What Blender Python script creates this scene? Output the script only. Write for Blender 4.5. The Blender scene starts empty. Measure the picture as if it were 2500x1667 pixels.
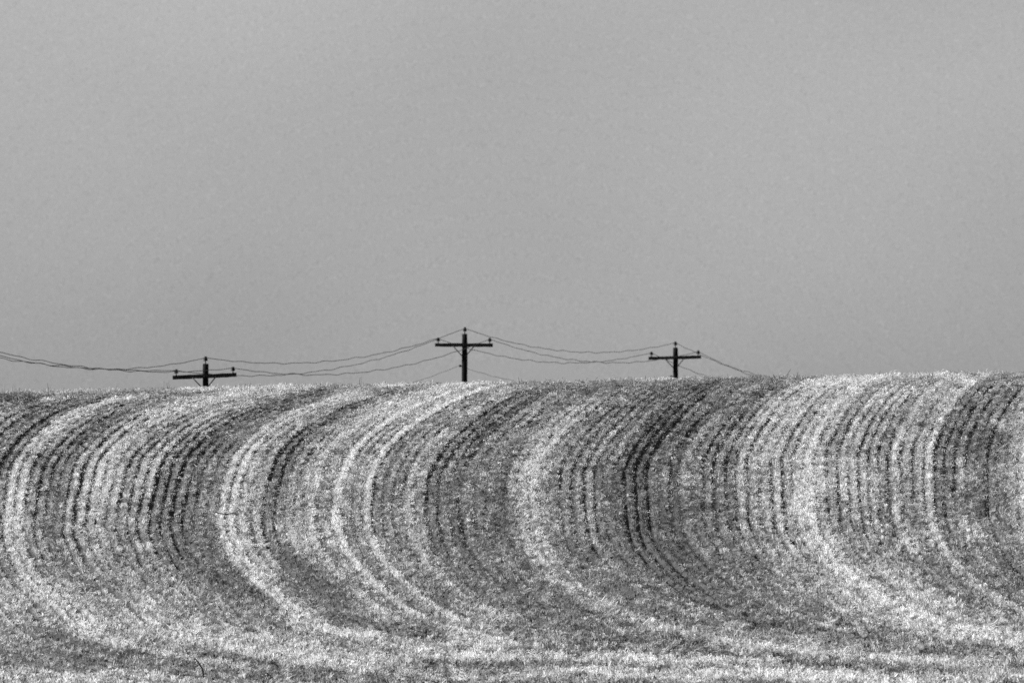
# Black-and-white telephoto view of a stubble hillside with utility poles behind its crest.
import bpy, math, random
import numpy as np
from mathutils import Vector

sc = bpy.context.scene
COL = sc.collection
rnd = random.Random(7)
rng = np.random.default_rng(11)
EYE = 2.3                                    # eye height above the field where the camera stands

# ------------------------------------------------------------------ camera
cam_d = bpy.data.cameras.new('camera')
cam = bpy.data.objects.new('camera', cam_d); COL.objects.link(cam)
cam_d.sensor_width = 36.0; cam_d.lens = 400.0
cam_d.clip_start = 1.0; cam_d.clip_end = 9000.0
cam.location = (0, 0, EYE)
cam.rotation_euler = (math.pi / 2 + 0.02399, 0, 0)
cam_d.dof.use_dof = True; cam_d.dof.focus_distance = 285.0; cam_d.dof.aperture_fstop = 4.5
sc.camera = cam

# ------------------------------------------------------------------ sky and sun
SUN_AZ, SUN_EL = math.radians(-84.0), math.radians(29.0)      # azimuth from +Y, clockwise; the sun stands to the left
world = bpy.data.worlds.new('World'); sc.world = world; world.use_nodes = True
nt = world.node_tree; nt.nodes.clear()
N = nt.nodes.new; L = nt.links.new
sky = N('ShaderNodeTexSky'); sky.sky_type = 'NISHITA'; sky.sun_disc = False
sky.sun_elevation = SUN_EL; sky.sun_rotation = SUN_AZ
sky.altitude = 600; sky.air_density = 1.0; sky.dust_density = 1.2; sky.ozone_density = 1.0
bw = N('ShaderNodeRGBToBW'); L(sky.outputs[0], bw.inputs[0])
tc = N('ShaderNodeTexCoord')
mp = N('ShaderNodeMapping'); mp.inputs['Scale'].default_value = (1, 1, 1.6); mp.inputs['Location'].default_value = (.31, .0, .12)
L(tc.outputs['Generated'], mp.inputs['Vector'])
n1 = N('ShaderNodeTexNoise'); n1.inputs['Scale'].default_value = 11; n1.inputs['Detail'].default_value = 2.5; n1.inputs['Roughness'].default_value = .45
L(mp.outputs[0], n1.inputs['Vector'])
r1 = N('ShaderNodeMapRange'); r1.inputs[1].default_value = .25; r1.inputs[2].default_value = .75; r1.inputs[3].default_value = .72; r1.inputs[4].default_value = 1.08
L(n1.outputs[0], r1.inputs[0])
n2 = N('ShaderNodeTexNoise'); n2.inputs['Scale'].default_value = 17000; n2.inputs['Detail'].default_value = 1
L(tc.outputs['Generated'], n2.inputs['Vector'])
r2 = N('ShaderNodeMapRange'); r2.inputs[1].default_value = .2; r2.inputs[2].default_value = .8; r2.inputs[3].default_value = .6; r2.inputs[4].default_value = 1.4
L(n2.outputs[0], r2.inputs[0])
m1 = N('ShaderNodeMath'); m1.operation = 'MULTIPLY'; L(bw.outputs[0], m1.inputs[0]); L(r1.outputs[0], m1.inputs[1])
m2 = N('ShaderNodeMath'); m2.operation = 'MULTIPLY'; L(m1.outputs[0], m2.inputs[0]); L(r2.outputs[0], m2.inputs[1])
bg = N('ShaderNodeBackground'); bg.inputs['Strength'].default_value = 0.05; L(m2.outputs[0], bg.inputs['Color'])
wo = N('ShaderNodeOutputWorld'); L(bg.outputs[0], wo.inputs['Surface'])

sun_d = bpy.data.lights.new('sun', 'SUN'); sun_d.energy = 5.0; sun_d.angle = math.radians(0.6); sun_d.color = (1, 1, 1)
sun = bpy.data.objects.new('sun', sun_d); COL.objects.link(sun)
sdir = Vector((math.sin(SUN_AZ) * math.cos(SUN_EL), math.cos(SUN_AZ) * math.cos(SUN_EL), math.sin(SUN_EL)))
sun.rotation_euler = (-sdir).to_track_quat('-Z', 'Y').to_euler()
sun.location = sdir * 300

vs = sc.view_settings
vs.view_transform = 'Standard'; vs.look = 'None'; vs.exposure = 0.92; vs.gamma = 1.0; vs.use_curve_mapping = False
try: sc.cycles.use_denoising = False
except Exception: pass
sc.cycles.max_bounces = 6; sc.cycles.diffuse_bounces = 3; sc.cycles.transmission_bounces = 3

# ------------------------------------------------------------------ helpers
def tag(o, label=None, cat=None, group=None, kind=None):
    if label: o['label'] = label
    if cat: o['category'] = cat
    if group: o['group'] = group
    if kind: o['kind'] = kind
    return o

def mesh_obj(name, verts, faces, mat=None, parent=None, smooth=True, link=True):
    me = bpy.data.meshes.new(name); me.from_pydata([tuple(v) for v in verts], [], faces)
    if smooth: me.polygons.foreach_set('use_smooth', [True] * len(me.polygons))
    me.update()
    if mat: me.materials.append(mat)
    o = bpy.data.objects.new(name, me)
    if link: COL.objects.link(o)
    if parent: o.parent = parent
    return o

def tube(path, radii, n=8, cap=True):
    """tube along a polyline; radii one per point"""
    V, F = [], []
    P = [Vector(p) for p in path]
    for i, p in enumerate(P):
        d = (P[min(i + 1, len(P) - 1)] - P[max(i - 1, 0)]).normalized()
        a = d.cross(Vector((0, 0, 1))) if abs(d.z) < .9 else Vector((0, 1, 0)).cross(d)
        a.normalize(); b = d.cross(a).normalized()
        for k in range(n):
            t = 2 * math.pi * k / n
            V.append(p + radii[i] * (math.cos(t) * a + math.sin(t) * b))
    for i in range(len(P) - 1):
        for k in range(n):
            k2 = (k + 1) % n
            F.append((i * n + k, i * n + k2, (i + 1) * n + k2, (i + 1) * n + k))
    if cap:
        F.append(tuple(range(n))[::-1]); F.append(tuple((len(P) - 1) * n + k for k in range(n)))
    return V, F

def lathe(prof, n=12, at=(0, 0, 0)):
    V, F = [], []
    for r, z in prof:
        for k in range(n):
            t = 2 * math.pi * k / n
            V.append((at[0] + r * math.cos(t), at[1] + r * math.sin(t), at[2] + z))
    for i in range(len(prof) - 1):
        for k in range(n):
            k2 = (k + 1) % n
            F.append((i * n + k, i * n + k2, (i + 1) * n + k2, (i + 1) * n + k))
    F.append(tuple(range(n))[::-1]); F.append(tuple((len(prof) - 1) * n + k for k in range(n)))
    return V, F

def vnoise(x, y, seed=0):
    """smooth value noise in -1..1 for numpy arrays"""
    xi = np.floor(x).astype(np.int64); yi = np.floor(y).astype(np.int64)
    fx = x - xi; fy = y - yi; fx = fx * fx * (3 - 2 * fx); fy = fy * fy * (3 - 2 * fy)
    def h(a, b):
        v = (a * 374761393 + b * 668265263 + seed * 1274126177) & 0xffffffff
        v = ((v ^ (v >> 13)) * 1274126177) & 0xffffffff
        return ((v ^ (v >> 16)) & 0xffff) / 32767.5 - 1
    return (h(xi, yi) * (1 - fx) + h(xi + 1, yi) * fx) * (1 - fy) + (h(xi, yi + 1) * (1 - fx) + h(xi + 1, yi + 1) * fx) * fy

# ------------------------------------------------------------------ the lie of the land
KT = [-420, -112, -88, -72, 0, 25, 60, 100, 140, 185, 240, 330, 3000]
KS = [0, -.014, .12, .200, .0209, -.06, -.07, -.05, 0, .03, -.01, -.03, 0]
_t = np.linspace(-420, 3000, 34201); _s = np.interp(_t, KT, KS)
_z = np.concatenate([[0], np.cumsum((_s[1:] + _s[:-1]) / 2 * .1)]); _z += 6.27 - np.interp(0, _t, _z)
CS = 0.3; CT = .0187 - .0209 * CS
def height(x, y):
    x = np.asarray(x, float); y = np.asarray(y, float)
    xl = 40 * np.tanh(x / 40)
    z = np.interp(y - (300 - CS * xl), _t, _z) + CT * xl + EYE - .21
    return z + .05 * vnoise(x / 5.2, y / 17., 3) + .025 * vnoise(x / 1.7, y / 9., 4)

# drill rows: row coordinate u = x - G(x, y), in metres across the rows
GX = np.array([-16, -8, 0, 8, 16.])
GY = np.array([208, 222, 225, 228, 231, 234, 238, 242, 247, 253, 260, 267, 275, 283, 291, 300, 314.])
GT = np.array([[43.0, 23.02, 18.71, 14.29, 10.01, 6.36, 2.88, 1.98, 1.19, 0.53, -0.0, -0.38, -0.61, -0.67, -0.31, 0.44, 1.73], [43.01, 22.83, 18.51, 14.23, 10.02,
6.29, 2.63, 1.81, 0.63, -0.01, -0.02, -0.04, 0.46, 1.18, 2.03, 2.89, 4.09], [43.16, 22.19, 17.77, 13.64, 9.06, 4.06, 1.74, 0.82, 0.12, 0.02, 0.01,
0.49, 1.23, 1.95, 2.76, 3.62, 4.94], [43.58, 20.61, 15.71, 10.74, 5.32, 1.9, 0.89, 0.02, -0.3, -0.15, 0.01, 0.47, 1.08, 1.72, 2.44, 3.39, 4.89],
[44.15, 18.33, 12.73, 6.99, 2.03, -0.59, -1.71, -1.47, -1.07, -0.58, 0.0, 0.63, 1.36, 2.06, 2.73, 3.48, 4.67]])
_gy = np.arange(212, 314, .25); _gx = np.arange(-16, 16.01, .5)
_g = np.array([np.interp(_gy, GY, r) for r in GT])
_ker = np.exp(-.5 * (np.arange(-14, 15) / 4.8) ** 2); _ker /= _ker.sum()
_g = np.array([np.convolve(np.pad(r, 14, 'edge'), _ker, 'valid') for r in _g])
_gf = np.array([np.interp(_gx, GX, _g[:, j]) for j in range(len(_gy))]).T
_k2 = np.exp(-.5 * (np.arange(-8, 9) / 3.5) ** 2); _k2 /= _k2.sum()
_gf = np.array([np.convolve(np.pad(_gf[:, j], 8, 'reflect', reflect_type='odd'), _k2, 'valid') for j in range(len(_gy))]).T
def Gf(x, y):
    a = np.clip((x + 16) / .5, 0, len(_gx) - 1.001); b = np.clip((y - 212) / .25, 0, len(_gy) - 1.001)
    i = a.astype(int); j = b.astype(int); a = a - i; b = b - j
    return (_gf[i, j] * (1 - a) + _gf[i + 1, j] * a) * (1 - b) + (_gf[i, j + 1] * (1 - a) + _gf[i + 1, j + 1] * a) * b
def row_x(u, y):
    x = u + 0 * y
    for _ in range(40): x = .4 * x + .6 * (u + Gf(x, y))
    return x

ROW = 0.25
# how pale the straw lies across the rows (u, paleness)
TONE = np.array([(-11.68, 0.25), (-11.58, 0.7), (-11.38, 0.7), (-11.33, 0.4), (-11.25, 0.7), (-11.07, 0.7), (-11.0, 0.5), (-10.77, 0.55), (-10.57, 0.38), (-10.16,
0.38), (-10.01, 0.55), (-9.66, 0.65), (-9.59, 0.45), (-9.53, 0.85), (-9.3, 0.85), (-9.2, 0.45), (-9.12, 0.7), (-8.97, 0.7), (-8.89, 0.45), (-8.64,
0.55), (-8.18, 0.55), (-7.92, 0.55), (-7.82, 0.42), (-7.48, 0.4), (-7.13, 0.3), (-6.63, 0.35), (-6.57, 0.85), (-6.26, 0.85), (-6.19, 0.68), (-5.89,
0.62), (-5.64, 0.48), (-5.45, 0.38), (-5.0, 0.42), (-4.91, 0.6), (-4.02, 0.68), (-3.95, 0.92), (-3.8, 0.92), (-3.73, 0.42), (-3.48, 0.48), (-3.43,
0.75), (-3.09, 0.72), (-3.02, 0.45), (-2.7, 0.48), (-2.46, 0.58), (-2.31, 0.75), (-2.19, 0.75), (-2.09, 0.34), (-1.24, 0.3), (-0.02, 0.34), (-0.02,
0.35), (0.13, 0.75), (0.63, 0.75), (0.72, 0.55), (1.61, 0.48), (1.96, 0.4), (2.45, 0.35), (2.7, 0.25), (3.68, 0.22), (3.93, 0.42), (4.42, 0.45),
(4.67, 0.38), (5.11, 0.4), (5.21, 0.6), (5.9, 0.65), (6.15, 0.75), (6.27, 0.5), (6.34, 0.78), (6.57, 0.75), (6.65, 0.5), (6.75, 0.88), (6.89, 0.85),
(6.95, 0.55), (7.03, 0.7), (7.53, 0.62), (8.37, 0.55), (8.6, 0.35), (8.69, 0.8), (8.88, 0.78), (8.96, 0.42), (9.24, 0.45), (9.32, 0.9), (9.5, 0.9),
(9.58, 0.4), (10.42, 0.35), (11.4, 0.38), (11.5, 0.65), (11.72, 0.7)])
TU = np.concatenate([[-60, -16.5, -15.4, -15.0, -14.2, -13.9, -13.2, -12.3], TONE[:, 0] + np.arange(len(TONE)) * 1e-6, [12.3, 12.6, 14, 14.3, 60]])
_TV = np.concatenate([[.6, .6, .65, .5, .45, .65, .7, .45], TONE[:, 1], [.6, .4, .4, .6, .5]])
_tg = np.arange(-60, 60, .02); _tk = np.exp(-.5 * (np.arange(-20, 21) / 4.5) ** 2)
TV = np.convolve(np.interp(_tg, TU, _TV), _tk / _tk.sum(), 'same'); TU = _tg
# where the drill furrows were left open (u, openness)
OU = [v * 1.34 for v in (-20, -9.5, -9.2, -6, -5.2, -4.6, -3.6, -2.6, -1.6, -.2, .6, 1.2, 1.9, 2.4, 3.6, 4.3, 4.6, 7.2, 7.6, 20)]
OV = [.8, 1, 1.1, 1.1, .95, .85, .75, .9, .85, .65, .8, 1.1, 1.1, .85, .75, .8, 1, 1, .8, .8]
# straw swaths and thin places: x0, y0, x1, y1, reach in y, reach in x, paleness, strength
PATCH = [(-10.67, 237.22, -7.79, 235.28, 0.82, 0.15, 0.4, 0.8), (-7.8, 235.38, -5.12, 233.02, 0.62, 0.12, 0.4, 0.8), (-5.12, 233.02, -2.08, 231.52, 0.6, 0.12,
0.3, 0.7), (-11.01, 244.72, -7.15, 239.2, 2.83, 0.48, 0.85, 0.7), (-7.27, 243.3, -3.84, 237.04, 1.51, 0.26, 0.75, 0.5), (-11.3, 251.18, -8.41, 245.92,
2.4, 0.36, 0.68, 0.5), (-8.9, 247.24, -6.69, 241.52, 2.19, 0.35, 0.66, 0.5), (-7.13, 238.72, -2.95, 233.98, 1.29, 0.24, 0.85, 0.8), (-2.99, 237.2,
0.0, 233.82, 0.73, 0.14, 0.85, 0.6), (-2.95, 234.22, 0.0, 232.84, 0.44, 0.08, 0.88, 0.7), (-10.57, 234.96, -8.42, 233.98, 0.61, 0.12, 0.75, 0.7),
(-3.7, 238.9, -1.44, 235.8, 0.67, 0.12, 0.25, 0.8), (0.0, 236.1, 1.93, 233.66, 0.73, 0.14, 0.38, 0.6), (0.0, 233.82, 2.6, 232.78, 0.18, 0.03, 0.3,
0.8), (0.0, 232.4, 4.23, 230.46, 0.21, 0.04, 0.3, 0.8), (5.47, 233.64, 7.92, 231.62, 0.54, 0.1, 0.36, 0.8), (7.92, 231.62, 10.35, 230.0, 0.44, 0.08,
0.34, 0.8), (0.0, 233.1, 5.4, 230.82, 0.35, 0.07, 0.85, 0.7), (0.0, 231.46, 7.0, 228.72, 0.5, 0.1, 0.8, 0.7), (4.27, 232.8, 7.87, 230.1, 0.35, 0.07,
0.75, 0.6), (7.05, 230.4, 10.31, 229.22, 0.43, 0.08, 0.72, 0.7), (7.02, 229.56, 10.28, 228.48, 0.21, 0.04, 0.35, 0.7), (6.17, 228.68, 10.24, 227.58,
0.57, 0.11, 0.85, 0.7), (-2.91, 231.24, 6.16, 228.04, 0.2, 0.04, 0.3, 0.7), (0.39, 268.14, 1.5, 278.08, 1.93, 0.14, 0.65, 0.5), (-12.48, 296.36,
-8.85, 296.3, 3.74, 0.09, 0.38, 0.7), (0.0, 293.4, 2.64, 292.84, 5.56, 0.09, 0.3, 0.8), (-5.26, 298.44, -2.64, 292.86, 4.05, 0.06, 0.4, 0.6), (2.59,
288.18, 6.79, 290.2, 7.0, 0.15, 0.25, 0.8), (1.54, 285.86, 5.29, 277.5, 5.07, 0.22, 0.3, 0.6), (-13.5, 299.9, -12.2, 289.74, 6.56, 0.23, 0.22, 0.9),
(6.19, 272.84, 7.66, 283.72, 5.01, 0.26, 0.72, 0.8), (5.54, 265.56, 6.19, 272.84, 3.77, 0.29, 0.6, 0.5), (11.72, 278.22, 10.8, 260.9, 5.16, 0.39, 0.3,
0.8), (11.4, 266.02, 11.91, 264.6, 1.6, 0.13, 0.68, 0.7), (-5.01, 253.22, -4.04, 249.54, 2.33, 0.32, 0.68, 0.7), (-0.98, 272.58, -0.66, 262.46, 3.3,
0.29, 0.28, 0.6), (-1.12, 259.98, -0.54, 248.76, 3.64, 0.46, 0.3, 0.6), (-0.52, 242.88, 0.43, 238.36, 2.08, 0.35, 0.34, 0.6), (2.3, 256.0, 3.15,
249.86, 3.6, 0.46, 0.22, 0.7), (-4.6, 245.56, -3.74, 241.44, 1.92, 0.31, 0.28, 0.8), (-3.92, 294.5, -2.61, 289.46, 4.59, 0.08, 0.35, 0.6), (-8.31,
299.62, -5.26, 298.44, 3.09, 0.08, 0.72, 0.6), (-10.08, 285.66, -9.53, 287.68, 1.99, 0.08, 0.4, 0.5), (-11.11, 268.34, -10.48, 259.96, 2.28, 0.24,
0.3, 0.6), (-7.73, 258.78, -7.04, 254.06, 3.74, 0.46, 0.32, 0.6), (7.19, 249.54, 7.63, 243.66, 2.5, 0.36, 0.45, 0.6), (9.76, 246.5, 10.53, 243.7,
2.14, 0.31, 0.62, 0.6), (8.68, 240.98, 9.74, 235.38, 0.92, 0.15, 0.4, 0.4), (5.56, 245.08, 6.03, 239.3, 2.22, 0.35, 0.62, 0.5), (4.37, 242.66, 5.54,
236.94, 0.94, 0.16, 0.3, 0.6), (11.07, 292.84, 11.53, 288.52, 6.37, 0.06, 0.9, 0.8)]

ROWRAND = np.random.default_rng(5).random(600); GAPRAND = np.random.default_rng(6).random(600)
_pu = np.arange(-70, 70, .01)
_pp = _pu / ROW + .30 * vnoise(_pu * 1.3, 0 * _pu + .5, 41) + .16 * vnoise(_pu * 3.1, 0 * _pu + .5, 42)
def phase(u): return np.interp(u, _pu, _pp)          # drill passes never lie quite evenly
def open_at(u, y):
    """openness of the furrow next to u; every furrow has its own"""
    h = GAPRAND[(np.floor(phase(u)).astype(int) + 300) % 600]
    return np.clip(np.interp(u, OU, OV) * (.42 + .75 * h) + .28 * vnoise(u * 1.7, y * .22, 43) + .08 * vnoise(u * 4, y * .8, 44), 0, 1.0) * np.interp(y, [230, 246, 256, 268, 290], [.85, .8, .8, 1.05, 1.15])

def furrow(u, y):
    return .105 * open_at(u, y) * (.5 - .5 * np.cos(2 * np.pi * phase(u))) ** .8 * np.clip((y - 226) / 10, .6, 1)

def tone_at(u, x, y):
    hr = ROWRAND[(np.floor(phase(u) + .5).astype(int) + 300) % 600]
    t = np.interp(u + .03 * vnoise(u * 2, y * .9, 31), TU, TV) + .24 * (hr - .5)
    for x0, y0, x1, y1, hy, hx, tv, st in PATCH:
        hx = max(hx * 1.2, .12); hy = max(hy, .3)
        ax, ay = (x - x0) / hx, (y - y0) / hy; bx, by = (x1 - x0) / hx, (y1 - y0) / hy
        s = np.clip((ax * bx + ay * by) / (bx * bx + by * by + 1e-9), 0, 1)
        d = np.hypot(ax - s * bx, ay - s * by) + .35 * vnoise(x * 2.2, y * .7, 17) 
        w = st * np.clip(1.45 - d, 0, 1)
        t = t * (1 - w) + tv * w
    t = t + .09 * vnoise(u * .9, y * .16, 21) + .05 * np.clip((246 - y) / 12, 0, 1) + .10 * vnoise(x * 2., y * .6, 22) * .6 + .07 * vnoise(x * 4.5, y * 1.4, 23)
    return t

# ------------------------------------------------------------------ materials
def new_mat(name):
    m = bpy.data.materials.new(name); m.use_nodes = True
    t = m.node_tree; t.nodes.clear()
    return m, t, t.nodes.new, t.links.new

def straw_material(name, dark, light):
    m, t, n, l = new_mat(name)
    at = n('ShaderNodeAttribute'); at.attribute_type = 'INSTANCER'; at.attribute_name = 'tone'
    ge = n('ShaderNodeNewGeometry')
    geo = n('ShaderNodeTexNoise'); geo.inputs['Scale'].default_value = 9.0; geo.inputs['Detail'].default_value = 2
    l(ge.outputs['Position'], geo.inputs['Vector'])
    mr = n('ShaderNodeMapRange'); mr.inputs[1].default_value = .3; mr.inputs[2].default_value = .7; mr.inputs[3].default_value = -.10; mr.inputs[4].default_value = .10
    l(geo.outputs[0], mr.inputs[0])
    ad = n('ShaderNodeMath'); ad.operation = 'ADD'; l(at.outputs['Fac'], ad.inputs[0]); l(mr.outputs[0], ad.inputs[1])
    cr = n('ShaderNodeValToRGB'); e = cr.color_ramp.elements
    e[0].position = 0.0; e[0].color = (dark, dark, dark, 1); e[1].position = 1.0; e[1].color = (light, light, light, 1)
    mid = e.new(.5); v = dark + (light - dark) * .38; mid.color = (v, v, v, 1)
    l(ad.outputs[0], cr.inputs[0])
    p = n('ShaderNodeBsdfPrincipled'); p.inputs['Roughness'].default_value = .5; p.inputs['Specular IOR Level'].default_value = .35
    l(cr.outputs[0], p.inputs['Base Color'])
    tr = n('ShaderNodeBsdfTranslucent'); l(cr.outputs[0], tr.inputs['Color'])
    mx = n('ShaderNodeMixShader'); mx.inputs[0].default_value = .4; l(p.outputs[0], mx.inputs[1]); l(tr.outputs[0], mx.inputs[2])
    o = n('ShaderNodeOutputMaterial'); l(mx.outputs[0], o.inputs['Surface'])
    return m

def rough_material(name, c0, c1, scale, rough=.9, spec=.2, stretch=(1, 1, 1), bump=0.0):
    m, t, n, l = new_mat(name)
    g = n('ShaderNodeTexCoord'); mp = n('ShaderNodeMapping'); mp.inputs['Scale'].default_value = stretch
    l(g.outputs['Object'], mp.inputs['Vector'])
    no = n('ShaderNodeTexNoise'); no.inputs['Scale'].default_value = scale; no.inputs['Detail'].default_value = 5; no.inputs['Roughness'].default_value = .65
    l(mp.outputs[0], no.inputs['Vector'])
    cr = n('ShaderNodeValToRGB'); e = cr.color_ramp.elements
    e[0].position = .3; e[0].color = (c0, c0, c0, 1); e[1].position = .72; e[1].color = (c1, c1, c1, 1)
    l(no.outputs[0], cr.inputs[0])
    p = n('ShaderNodeBsdfPrincipled'); p.inputs['Roughness'].default_value = rough; p.inputs['Specular IOR Level'].default_value = spec
    l(cr.outputs[0], p.inputs['Base Color'])
    if bump:
        b = n('ShaderNodeBump'); b.inputs['Strength'].default_value = bump; b.inputs['Distance'].default_value = .03
        l(no.outputs[0], b.inputs['Height']); l(b.outputs[0], p.inputs['Normal'])
    o = n('ShaderNodeOutputMaterial'); l(p.outputs[0], o.inputs['Surface'])
    return m

M_SOIL = rough_material('dry_soil', .035, .09, 3.5, .95, .1, bump=.6)
M_STRAW = straw_material('stubble_straw', .03, .92)
M_LITTER = straw_material('loose_straw', .03, .92)
M_WOOD = rough_material('creosoted_timber', .004, .013, 14, .9, .12, (1, 1, .08), bump=.4)
M_PORC = rough_material('dark_glazed_porcelain', .008, .015, 6, .45, .25)
M_IRON = rough_material('weathered_iron', .010, .022, 30, .7, .25)
M_WIRE = rough_material('weathered_conductor', .08, .15, 8, .7, .2)
M_WEED = rough_material('dry_weed_stem', .02, .05, 20, .9, .1)

# ------------------------------------------------------------------ ground
def build_ground():
    us = np.concatenate([[-4000, -1500, -600, -250, -110, -60, -42, -37], np.arange(-136 * ROW, 112 * ROW + .001, ROW / 6), [31, 36, 42, 60, 110, 250, 600, 1500, 4000]])
    ys = np.concatenate([[-4000, -1500, -500, -150, -50, 0, 40, 80, 120, 150, 175, 190, 200, 207, 212, 216], np.arange(218, 322, .5),
                         [323, 325, 328, 332, 336, 341, 346, 352, 360, 370, 382, 395, 410, 425, 440, 455, 470, 485, 500, 515, 530, 545, 560, 580, 600, 640, 700, 800, 1000, 1400, 2200, 4500]])
    U, Y = np.meshgrid(us, ys)
    X = row_x(U, Y)
    far = np.abs(U) > 36.5
    X = np.where(far, U + Gf(np.clip(U, -16, 16), np.clip(Y, 222, 320)), X)
    X = np.where((Y < 219) & ~far, U + Gf(np.clip(U, -16, 16), np.full_like(Y, 219.)), X)
    Z = height(X, Y)
    inside = (U > -34) & (U < 27.8) & (Y > 218.2) & (Y < 321)
    op = open_at(U, Y)
    Z = Z - np.where(inside, furrow(U, Y) + .02 * vnoise(X * 7, Y * 1.3, 5), 0)
    nx, ny = len(us), len(ys)
    V = np.stack([X.ravel(), Y.ravel(), Z.ravel()], 1)
    F = [(j * nx + i, j * nx + i + 1, (j + 1) * nx + i + 1, (j + 1) * nx + i) for j in range(ny - 1) for i in range(nx - 1)]
    me = bpy.data.meshes.new('ground'); me.from_pydata(V.tolist(), [], F)
    me.polygons.foreach_set('use_smooth', [True] * len(F)); me.materials.append(M_SOIL)
    o = bpy.data.objects.new('ground', me); COL.objects.link(o)
    tag(o, 'dark dry soil of the ploughed hillside under the stubble', 'ground', kind='structure')
build_ground()

# ------------------------------------------------------------------ utility poles
POLE_AT = []      # world pole tops for the wires
def add_mesh(name, vf, mat, parent, smooth=True):
    return mesh_obj(name, vf[0], vf[1], mat, parent, smooth)

def insulator(parent, at, hgt):
    """pin with a petticoat bell, standing on a crossarm or pole top"""
    r = .088
    o = add_mesh('insulator', lathe([(r * .55, hgt * .40), (r, hgt * .42), (r * 1.02, hgt * .52), (r * .78, hgt * .60), (r * .95, hgt * .64), (r * .9, hgt * .74),
                                     (r * .55, hgt * .80), (r * .72, hgt * .88), (r * .6, hgt * .97), (r * .2, hgt)], 12, at), M_PORC, parent)
    p = add_mesh('pin', lathe([(.028, -.03), (.026, 0), (.02, hgt * .42)], 8, at), M_IRON, o)
    return o

def box_beam(a, b, h, w, seg=14, rough=.006):
    """timber from a to b along x, slightly rough and weathered"""
    V, F = [], []
    for i in range(seg + 1):
        t = i / seg; p = Vector(a).lerp(Vector(b), t)
        dz = rnd.uniform(-rough, rough); hh = h / 2 + rnd.uniform(-rough, rough)
        for sy, sz in ((-1, -1), (1, -1), (1, 1), (-1, 1)):
            V.append((p.x, p.y + sy * w / 2, p.z + dz + sz * hh))
    for i in range(seg):
        for k in range(4):
            k2 = (k + 1) % 4
            F.append((i * 4 + k, i * 4 + k2, (i + 1) * 4 + k2, (i + 1) * 4 + k))
    F.append((3, 2, 1, 0)); F.append(tuple(seg * 4 + k for k in range(4)))
    return V, F

def utility_pole(x, y, top, tilt, lean, label, low_bracket, cap=0):
    base = float(height(x, y)); top = top + EYE
    root = bpy.data.objects.new('utility_pole', None); COL.objects.link(root)
    root.location = (x, y, base); root.rotation_euler = (0, lean, LINE_ROT)
    tag(root, label, 'utility pole', 'utility poles in a line behind the hill')
    H = top - base
    path, rad = [], []
    for i in range(41):
        t = i / 40; z = -1.2 + (H + 1.2) * t
        path.append((rnd.uniform(-.006, .006), rnd.uniform(-.006, .006), z)); rad.append(.178 - .062 * t + rnd.uniform(-.005, .005))
    shaft = add_mesh('pole_shaft', tube(path, rad, 12), M_WOOD, root)
    za = H - .48; hl = 1.25; ry = -.17
    dz = math.tan(tilt) * hl
    arm = add_mesh('crossarm', box_beam((-hl, ry, za - dz), (hl, ry, za + dz), .15, .11), M_WOOD, root, False)
    add_mesh('bolt', tube([(0, ry - .09, za), (0, .16, za)], [.018, .018], 8), M_IRON, arm)
    for s in (-1, 1):
        add_mesh('brace', tube([(s * .47, ry - .065, za - .03 + s * .47 * math.tan(tilt)), (s * .05, ry + .02, za - .50)], [.024, .024], 6), M_IRON, root)
    ins = []
    for s in (-1, 1):
        p = (s * 1.12, ry, za + .055 + s * 1.12 * math.tan(tilt)); insulator(root, p, .26); ins.append((p[0], p[1], p[2] + .21))
    insulator(root, (0, 0, H - .01), .30); ins.append((0, 0, H - .01 + .24))
    zl = H - 1.36
    bq = add_mesh('spool_bracket', tube([(-.10, -.02, zl), (-.21, -.02, zl)], [.02, .02], 6), M_IRON, root)
    add_mesh('spool', lathe([(.035, -.05), (.05, -.04), (.03, 0), (.05, .04), (.035, .05)], 10, (-.2, -.02, zl)), M_PORC, bq)
    ins.append((-.255, -.02, zl))
    cz, sz = math.cos(LINE_ROT), math.sin(LINE_ROT)
    out = []
    for p in ins:
        px, pz = p[0] * math.cos(lean) + p[2] * math.sin(lean), p[2] * math.cos(lean) - p[0] * math.sin(lean)
        out.append(Vector((x + px * cz - p[1] * sz, y + px * sz + p[1] * cz, base + pz)))
    POLE_AT.append(out)
    return root

LINE_ROT = -math.atan2(9.75, 48.5)
utility_pole(-21.6, 390, 10.05, 0, 0, 'dark utility pole nearest the viewer, just past the left edge of the view', True)
utility_pole(-11.80, 438, 9.65, math.radians(2.2), 0, 'leftmost dark utility pole, crossarm barely clear of the crest and tilted up to the right', True)
utility_pole(-2.06, 485, 11.96, math.radians(-.4), .004, 'middle and tallest dark utility pole with level crossarm above the hill', True)
utility_pole(7.72, 535, 12.55, math.radians(1.1), -.003, 'rightmost and smallest dark utility pole, wires falling away behind the crest', True)
utility_pole(17.5, 584, 11.80, 0, 0, 'dark utility pole hidden behind the crest where the wires run down', True)

def wire(k, name, label, sag, first):
    pts = []
    for si, (a, b) in enumerate(zip(POLE_AT[:-1], POLE_AT[1:])):
        p, q = a[k], b[k]; n = 90
        s = (first if si == 0 else sag) * rnd.uniform(.98, 1.03); f1, f2 = rnd.uniform(0, 9), rnd.uniform(0, 9)
        for i in range(n):
            t = i / n
            v = p.lerp(q, t); w = math.sin(math.pi * t) ** .5 if 0 < t < 1 else 0
            v.z += -4 * s * t * (1 - t) + w * (.018 * math.sin(61 * t + f1) + .016 * math.sin(103 * t + f2) + rnd.gauss(0, .002))
            pts.append(v)
    pts.append(POLE_AT[-1][k])
    r = .013 if k < 3 else .008
    o = add_mesh(name, tube(pts, [r] * len(pts), 5), M_WIRE, None)
    tag(o, label, 'wire', 'wires strung along the poles')
wire(0, 'power_line_wire', 'thin dark wire carried on the left ends of the crossarms', .74, .40)
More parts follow.
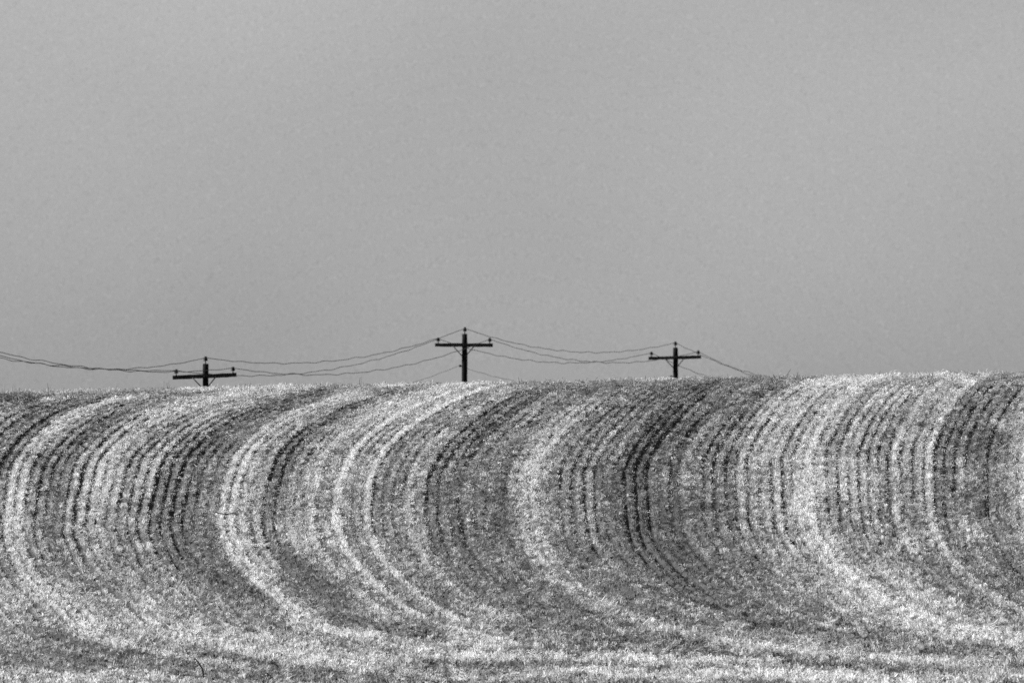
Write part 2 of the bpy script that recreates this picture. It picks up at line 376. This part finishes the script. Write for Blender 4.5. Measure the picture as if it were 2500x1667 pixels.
wire(1, 'power_line_wire', 'thin dark wire carried on the right ends of the crossarms', .76, .67)
wire(2, 'power_line_wire', 'thin dark wire running over the pole tops, highest of the wires', .72, 1.0)
wire(3, 'power_line_wire', 'faint lowest wire on the side of the middle pole, dipping behind the crest', .72, .72)

# ------------------------------------------------------------------ stubble
def blades(n, spread, h0, h1, w0, w1, lean, seed, along=1.6):
    r = random.Random(seed); V, F = [], []
    for _ in range(n):
        x, y = r.gauss(0, spread), r.gauss(0, spread * along); a = r.uniform(0, math.pi); h = r.uniform(h0, h1); w = r.uniform(w0, w1) / 2
        la = r.uniform(0, 2 * math.pi); lm = abs(r.gauss(0, lean)) * h
        dx, dy = math.cos(la) * lm, math.sin(la) * lm; cx, cy = math.cos(a) * w, math.sin(a) * w
        b = len(V)
        for t in (0, .55, 1):
            ox, oy = dx * t * t, dy * t * t
            V += [(x + ox - cx, y + oy - cy, h * t - .02), (x + ox + cx, y + oy + cy, h * t - .02)]
        F += [(b, b + 1, b + 3, b + 2), (b + 2, b + 3, b + 5, b + 4)]
    return V, F

def lying(n, spread, l0, l1, w0, w1, seed):
    r = random.Random(seed); V, F = [], []
    for _ in range(n):
        x, y, z = r.gauss(0, spread), r.gauss(0, spread), r.uniform(.01, .07); a = r.uniform(0, 2 * math.pi); e = r.gauss(.05, .28); ln = r.uniform(l0, l1) / 2; w = r.uniform(w0, w1) / 2
        d = Vector((math.cos(a) * math.cos(e), math.sin(a) * math.cos(e), math.sin(e))); s = Vector((-math.sin(a), math.cos(a), r.uniform(-1, 1))).normalized() * w
        c = Vector((x, y, z + abs(d.z) * ln)); b = len(V)
        k = Vector((0, 0, r.uniform(-.02, .03)))
        V += [c - d * ln - s, c - d * ln + s, c + k - s, c + k + s, c + d * ln - s, c + d * ln + s]
        F += [(b, b + 1, b + 3, b + 2), (b + 2, b + 3, b + 5, b + 4)]
    return V, F

def variants(name, fn, count, mat):
    c = bpy.data.collections.new(name)
    for i in range(count):
        v, f = fn(i); o = mesh_obj(name, v, f, mat, None, False, link=False); c.objects.link(o)
    return c

def scatter(name, label, cat, P, rot, scl, idx, tone, coll):
    n = len(P)
    me = bpy.data.meshes.new(name); me.vertices.add(n); me.vertices.foreach_set('co', np.asarray(P, np.float32).ravel())
    for nm, ty, arr, key in (('rot', 'FLOAT_VECTOR', rot, 'vector'), ('scl', 'FLOAT_VECTOR', scl, 'vector'), ('idx', 'INT', idx, 'value'), ('tone', 'FLOAT', tone, 'value')):
        a = me.attributes.new(nm, ty, 'POINT'); a.data.foreach_set(key, np.asarray(arr, np.int32 if ty == 'INT' else np.float32).ravel())
    me.update()
    o = bpy.data.objects.new(name, me); COL.objects.link(o)
    g = bpy.data.node_groups.new(name + '_nodes', 'GeometryNodeTree')
    g.interface.new_socket('Geometry', in_out='INPUT', socket_type='NodeSocketGeometry'); g.interface.new_socket('Geometry', in_out='OUTPUT', socket_type='NodeSocketGeometry')
    n_ = g.nodes.new; l_ = g.links.new
    gi, go = n_('NodeGroupInput'), n_('NodeGroupOutput')
    ci = n_('GeometryNodeCollectionInfo'); ci.inputs['Collection'].default_value = coll; ci.inputs['Separate Children'].default_value = True; ci.inputs['Reset Children'].default_value = True
    ip = n_('GeometryNodeInstanceOnPoints'); ip.inputs['Pick Instance'].default_value = True
    def na(nm, ty):
        q = n_('GeometryNodeInputNamedAttribute'); q.data_type = ty; q.inputs['Name'].default_value = nm
        return q.outputs['Attribute']
    e2r = n_('FunctionNodeEulerToRotation'); l_(na('rot', 'FLOAT_VECTOR'), e2r.inputs[0])
    l_(gi.outputs[0], ip.inputs['Points']); l_(ci.outputs[0], ip.inputs['Instance']); l_(na('idx', 'INT'), ip.inputs['Instance Index'])
    l_(e2r.outputs[0], ip.inputs['Rotation']); l_(na('scl', 'FLOAT_VECTOR'), ip.inputs['Scale']); l_(ip.outputs[0], go.inputs[0])
    md = o.modifiers.new('scatter', 'NODES'); md.node_group = g
    tag(o, label, cat, kind='stuff')
    return o

def in_view(x, y): return np.abs(x) < .045 * y + 8.0
Y0, Y1 = 222.0, 318.0

def standing():
    step = .052
    us = np.interp(np.arange(-135, 111), _pp, _pu); yy = np.arange(Y0, Y1, step)
    U, Y = np.meshgrid(us, yy); U = U.ravel(); Y = Y.ravel() + rng.uniform(-.1, .1, U.size)
    op = open_at(U, Y)
    fade = np.clip((Y - 226) / 10, .6, 1)
    U = U + rng.normal(0, 1, U.size) * np.clip(.09 - .074 * op * fade, .017, .09) + .014 * vnoise(U * 7, Y * .7, 6)
    X = row_x(U, Y); k = in_view(X, Y); X, Y, U = X[k], Y[k], U[k]
    n = X.size
    t = tone_at(U, X, Y)
    keep = rng.random(n) < .55 + .5 * t; X, Y, U, t = X[keep], Y[keep], U[keep], t[keep]; n = X.size
    tone = t + rng.normal(0, .19, n) + .22 * vnoise(X * 8, Y * 3.5, 10)
    Z = height(X, Y) - .025 - furrow(U, Y)
    hs = (.72 + .5 * np.clip(t, 0, 1)) * rng.uniform(.7, 1.2, n) * (1 + .15 * vnoise(X * 1.5, Y * .6, 8) + .28 * vnoise(X * 8, Y * 4, 9))
    hs = hs * (1 - .38 * np.clip((Y - 258) / 24, 0, 1))
    big = 1 + .45 * np.clip((240 - Y) / 12, 0, 1)                 # taller, coarser straw at the foot of the slope
    rot = np.stack([rng.normal(0, .13, n), rng.normal(0, .13, n), rng.uniform(-.5, .5, n)], 1)
    scl = np.stack([rng.uniform(.8, 1.25, n) * big, rng.uniform(.8, 1.25, n) * big, hs * big], 1)
    c = variants('stubble_tuft', lambda i: blades(10, .02, .045, .11, .008, .017, .42, 100 + i), 10, M_STRAW)
    scatter('wheat_stubble', 'standing cut wheat stubble in curving drill rows over the whole hillside', 'stubble', np.stack([X, Y, Z], 1), rot, scl, rng.integers(0, 10, n), np.clip(tone, 0, 1), c)
    return n

def litter():
    n = 170000
    Y = rng.uniform(Y0, Y1, n); X = rng.uniform(-1, 1, n) * (.045 * Y + 8.0)
    U = X - Gf(X, Y); t = tone_at(U, X, Y); op = open_at(U, Y)
    gap = np.cos(2 * np.pi * phase(U)) * .5 + .5            # 1 on the row, 0 in the furrow
    keep = rng.random(n) < np.clip(.05 + .9 * t, 0, 1) * (1 - .78 * op * (1 - gap) * np.clip((Y - 226) / 10, .6, 1))
    X, Y, U, t = X[keep], Y[keep], U[keep], t[keep]; n = X.size
    Z = height(X, Y) - .01 - furrow(U, Y)
    tone = t + .08 + rng.normal(0, .2, n)
    rot = np.stack([rng.normal(0, .1, n), rng.normal(0, .1, n), rng.uniform(0, 6.28, n)], 1)
    s = rng.uniform(.7, 1.4, n) * (1 + .3 * np.clip((244 - Y) / 14, 0, 1))
    c = variants('straw_litter', lambda i: lying(9, .045, .03, .11, .006, .013, 300 + i), 8, M_LITTER)
    scatter('loose_straw', 'pale loose straw and chaff lying in swaths between the stubble rows', 'straw', np.stack([X, Y, Z], 1), rot, np.stack([s, s, s], 1), rng.integers(0, 8, n), np.clip(tone, 0, 1), c)
    return n

def crest_weeds():
    n = 260
    X = rng.uniform(-21, 21, n); Y = rng.uniform(284, 308, n); n = X.size
    Z = height(X, Y) - .02
    rot = np.stack([rng.normal(0, .12, n), rng.normal(0, .12, n), rng.uniform(0, 6.28, n)], 1)
    s = rng.uniform(.5, 1.25, n); s[X < -9] *= 1.25
    c = variants('weed_stem', lambda i: blades(3, .03, .12, .26, .007, .012, .25, 500 + i), 6, M_STRAW)
    scatter('tall_dry_grass', 'sparse taller dry grass stems sticking up along the crest', 'grass', np.stack([X, Y, Z], 1), rot, np.stack([s, s, s], 1), rng.integers(0, 6, n), rng.uniform(0, .45, n), c)
print('stubble', standing(), 'litter', litter()); crest_weeds()

# ------------------------------------------------------------------ single stalks that stand out
def stalk(name, x, y, pts, r0, r1, label):
    z = float(height(x, y))
    n = len(pts); P = [(p[0], p[1], p[2]) for p in pts]
    o = add_mesh(name, tube(P, [r0 + (r1 - r0) * i / (n - 1) for i in range(n)], 7), M_WEED, None)
    o.location = (x, y, z); tag(o, label, 'weed stalk', 'dead weed stalks in the stubble')
    return o
stalk('weed_stalk', -6.36, 233.3, [(.03, 0, -.04), (.035, 0, .08), (.01, .01, .19), (-.04, .01, .28), (-.10, 0, .36), (-.15, 0, .42)], .020, .012,
      'dark dead weed stalk bent over to the left in the lower left foreground')
stalk('weed_stalk', -6.39, 253.4, [(-.21, 0, .27), (-.14, 0, .235), (-.03, .01, .215), (.08, .01, .22), (.15, 0, .235), (.21, 0, .24)], .012, .008,
      'thin dark sagging stalk lying across the pale swath at mid-left')
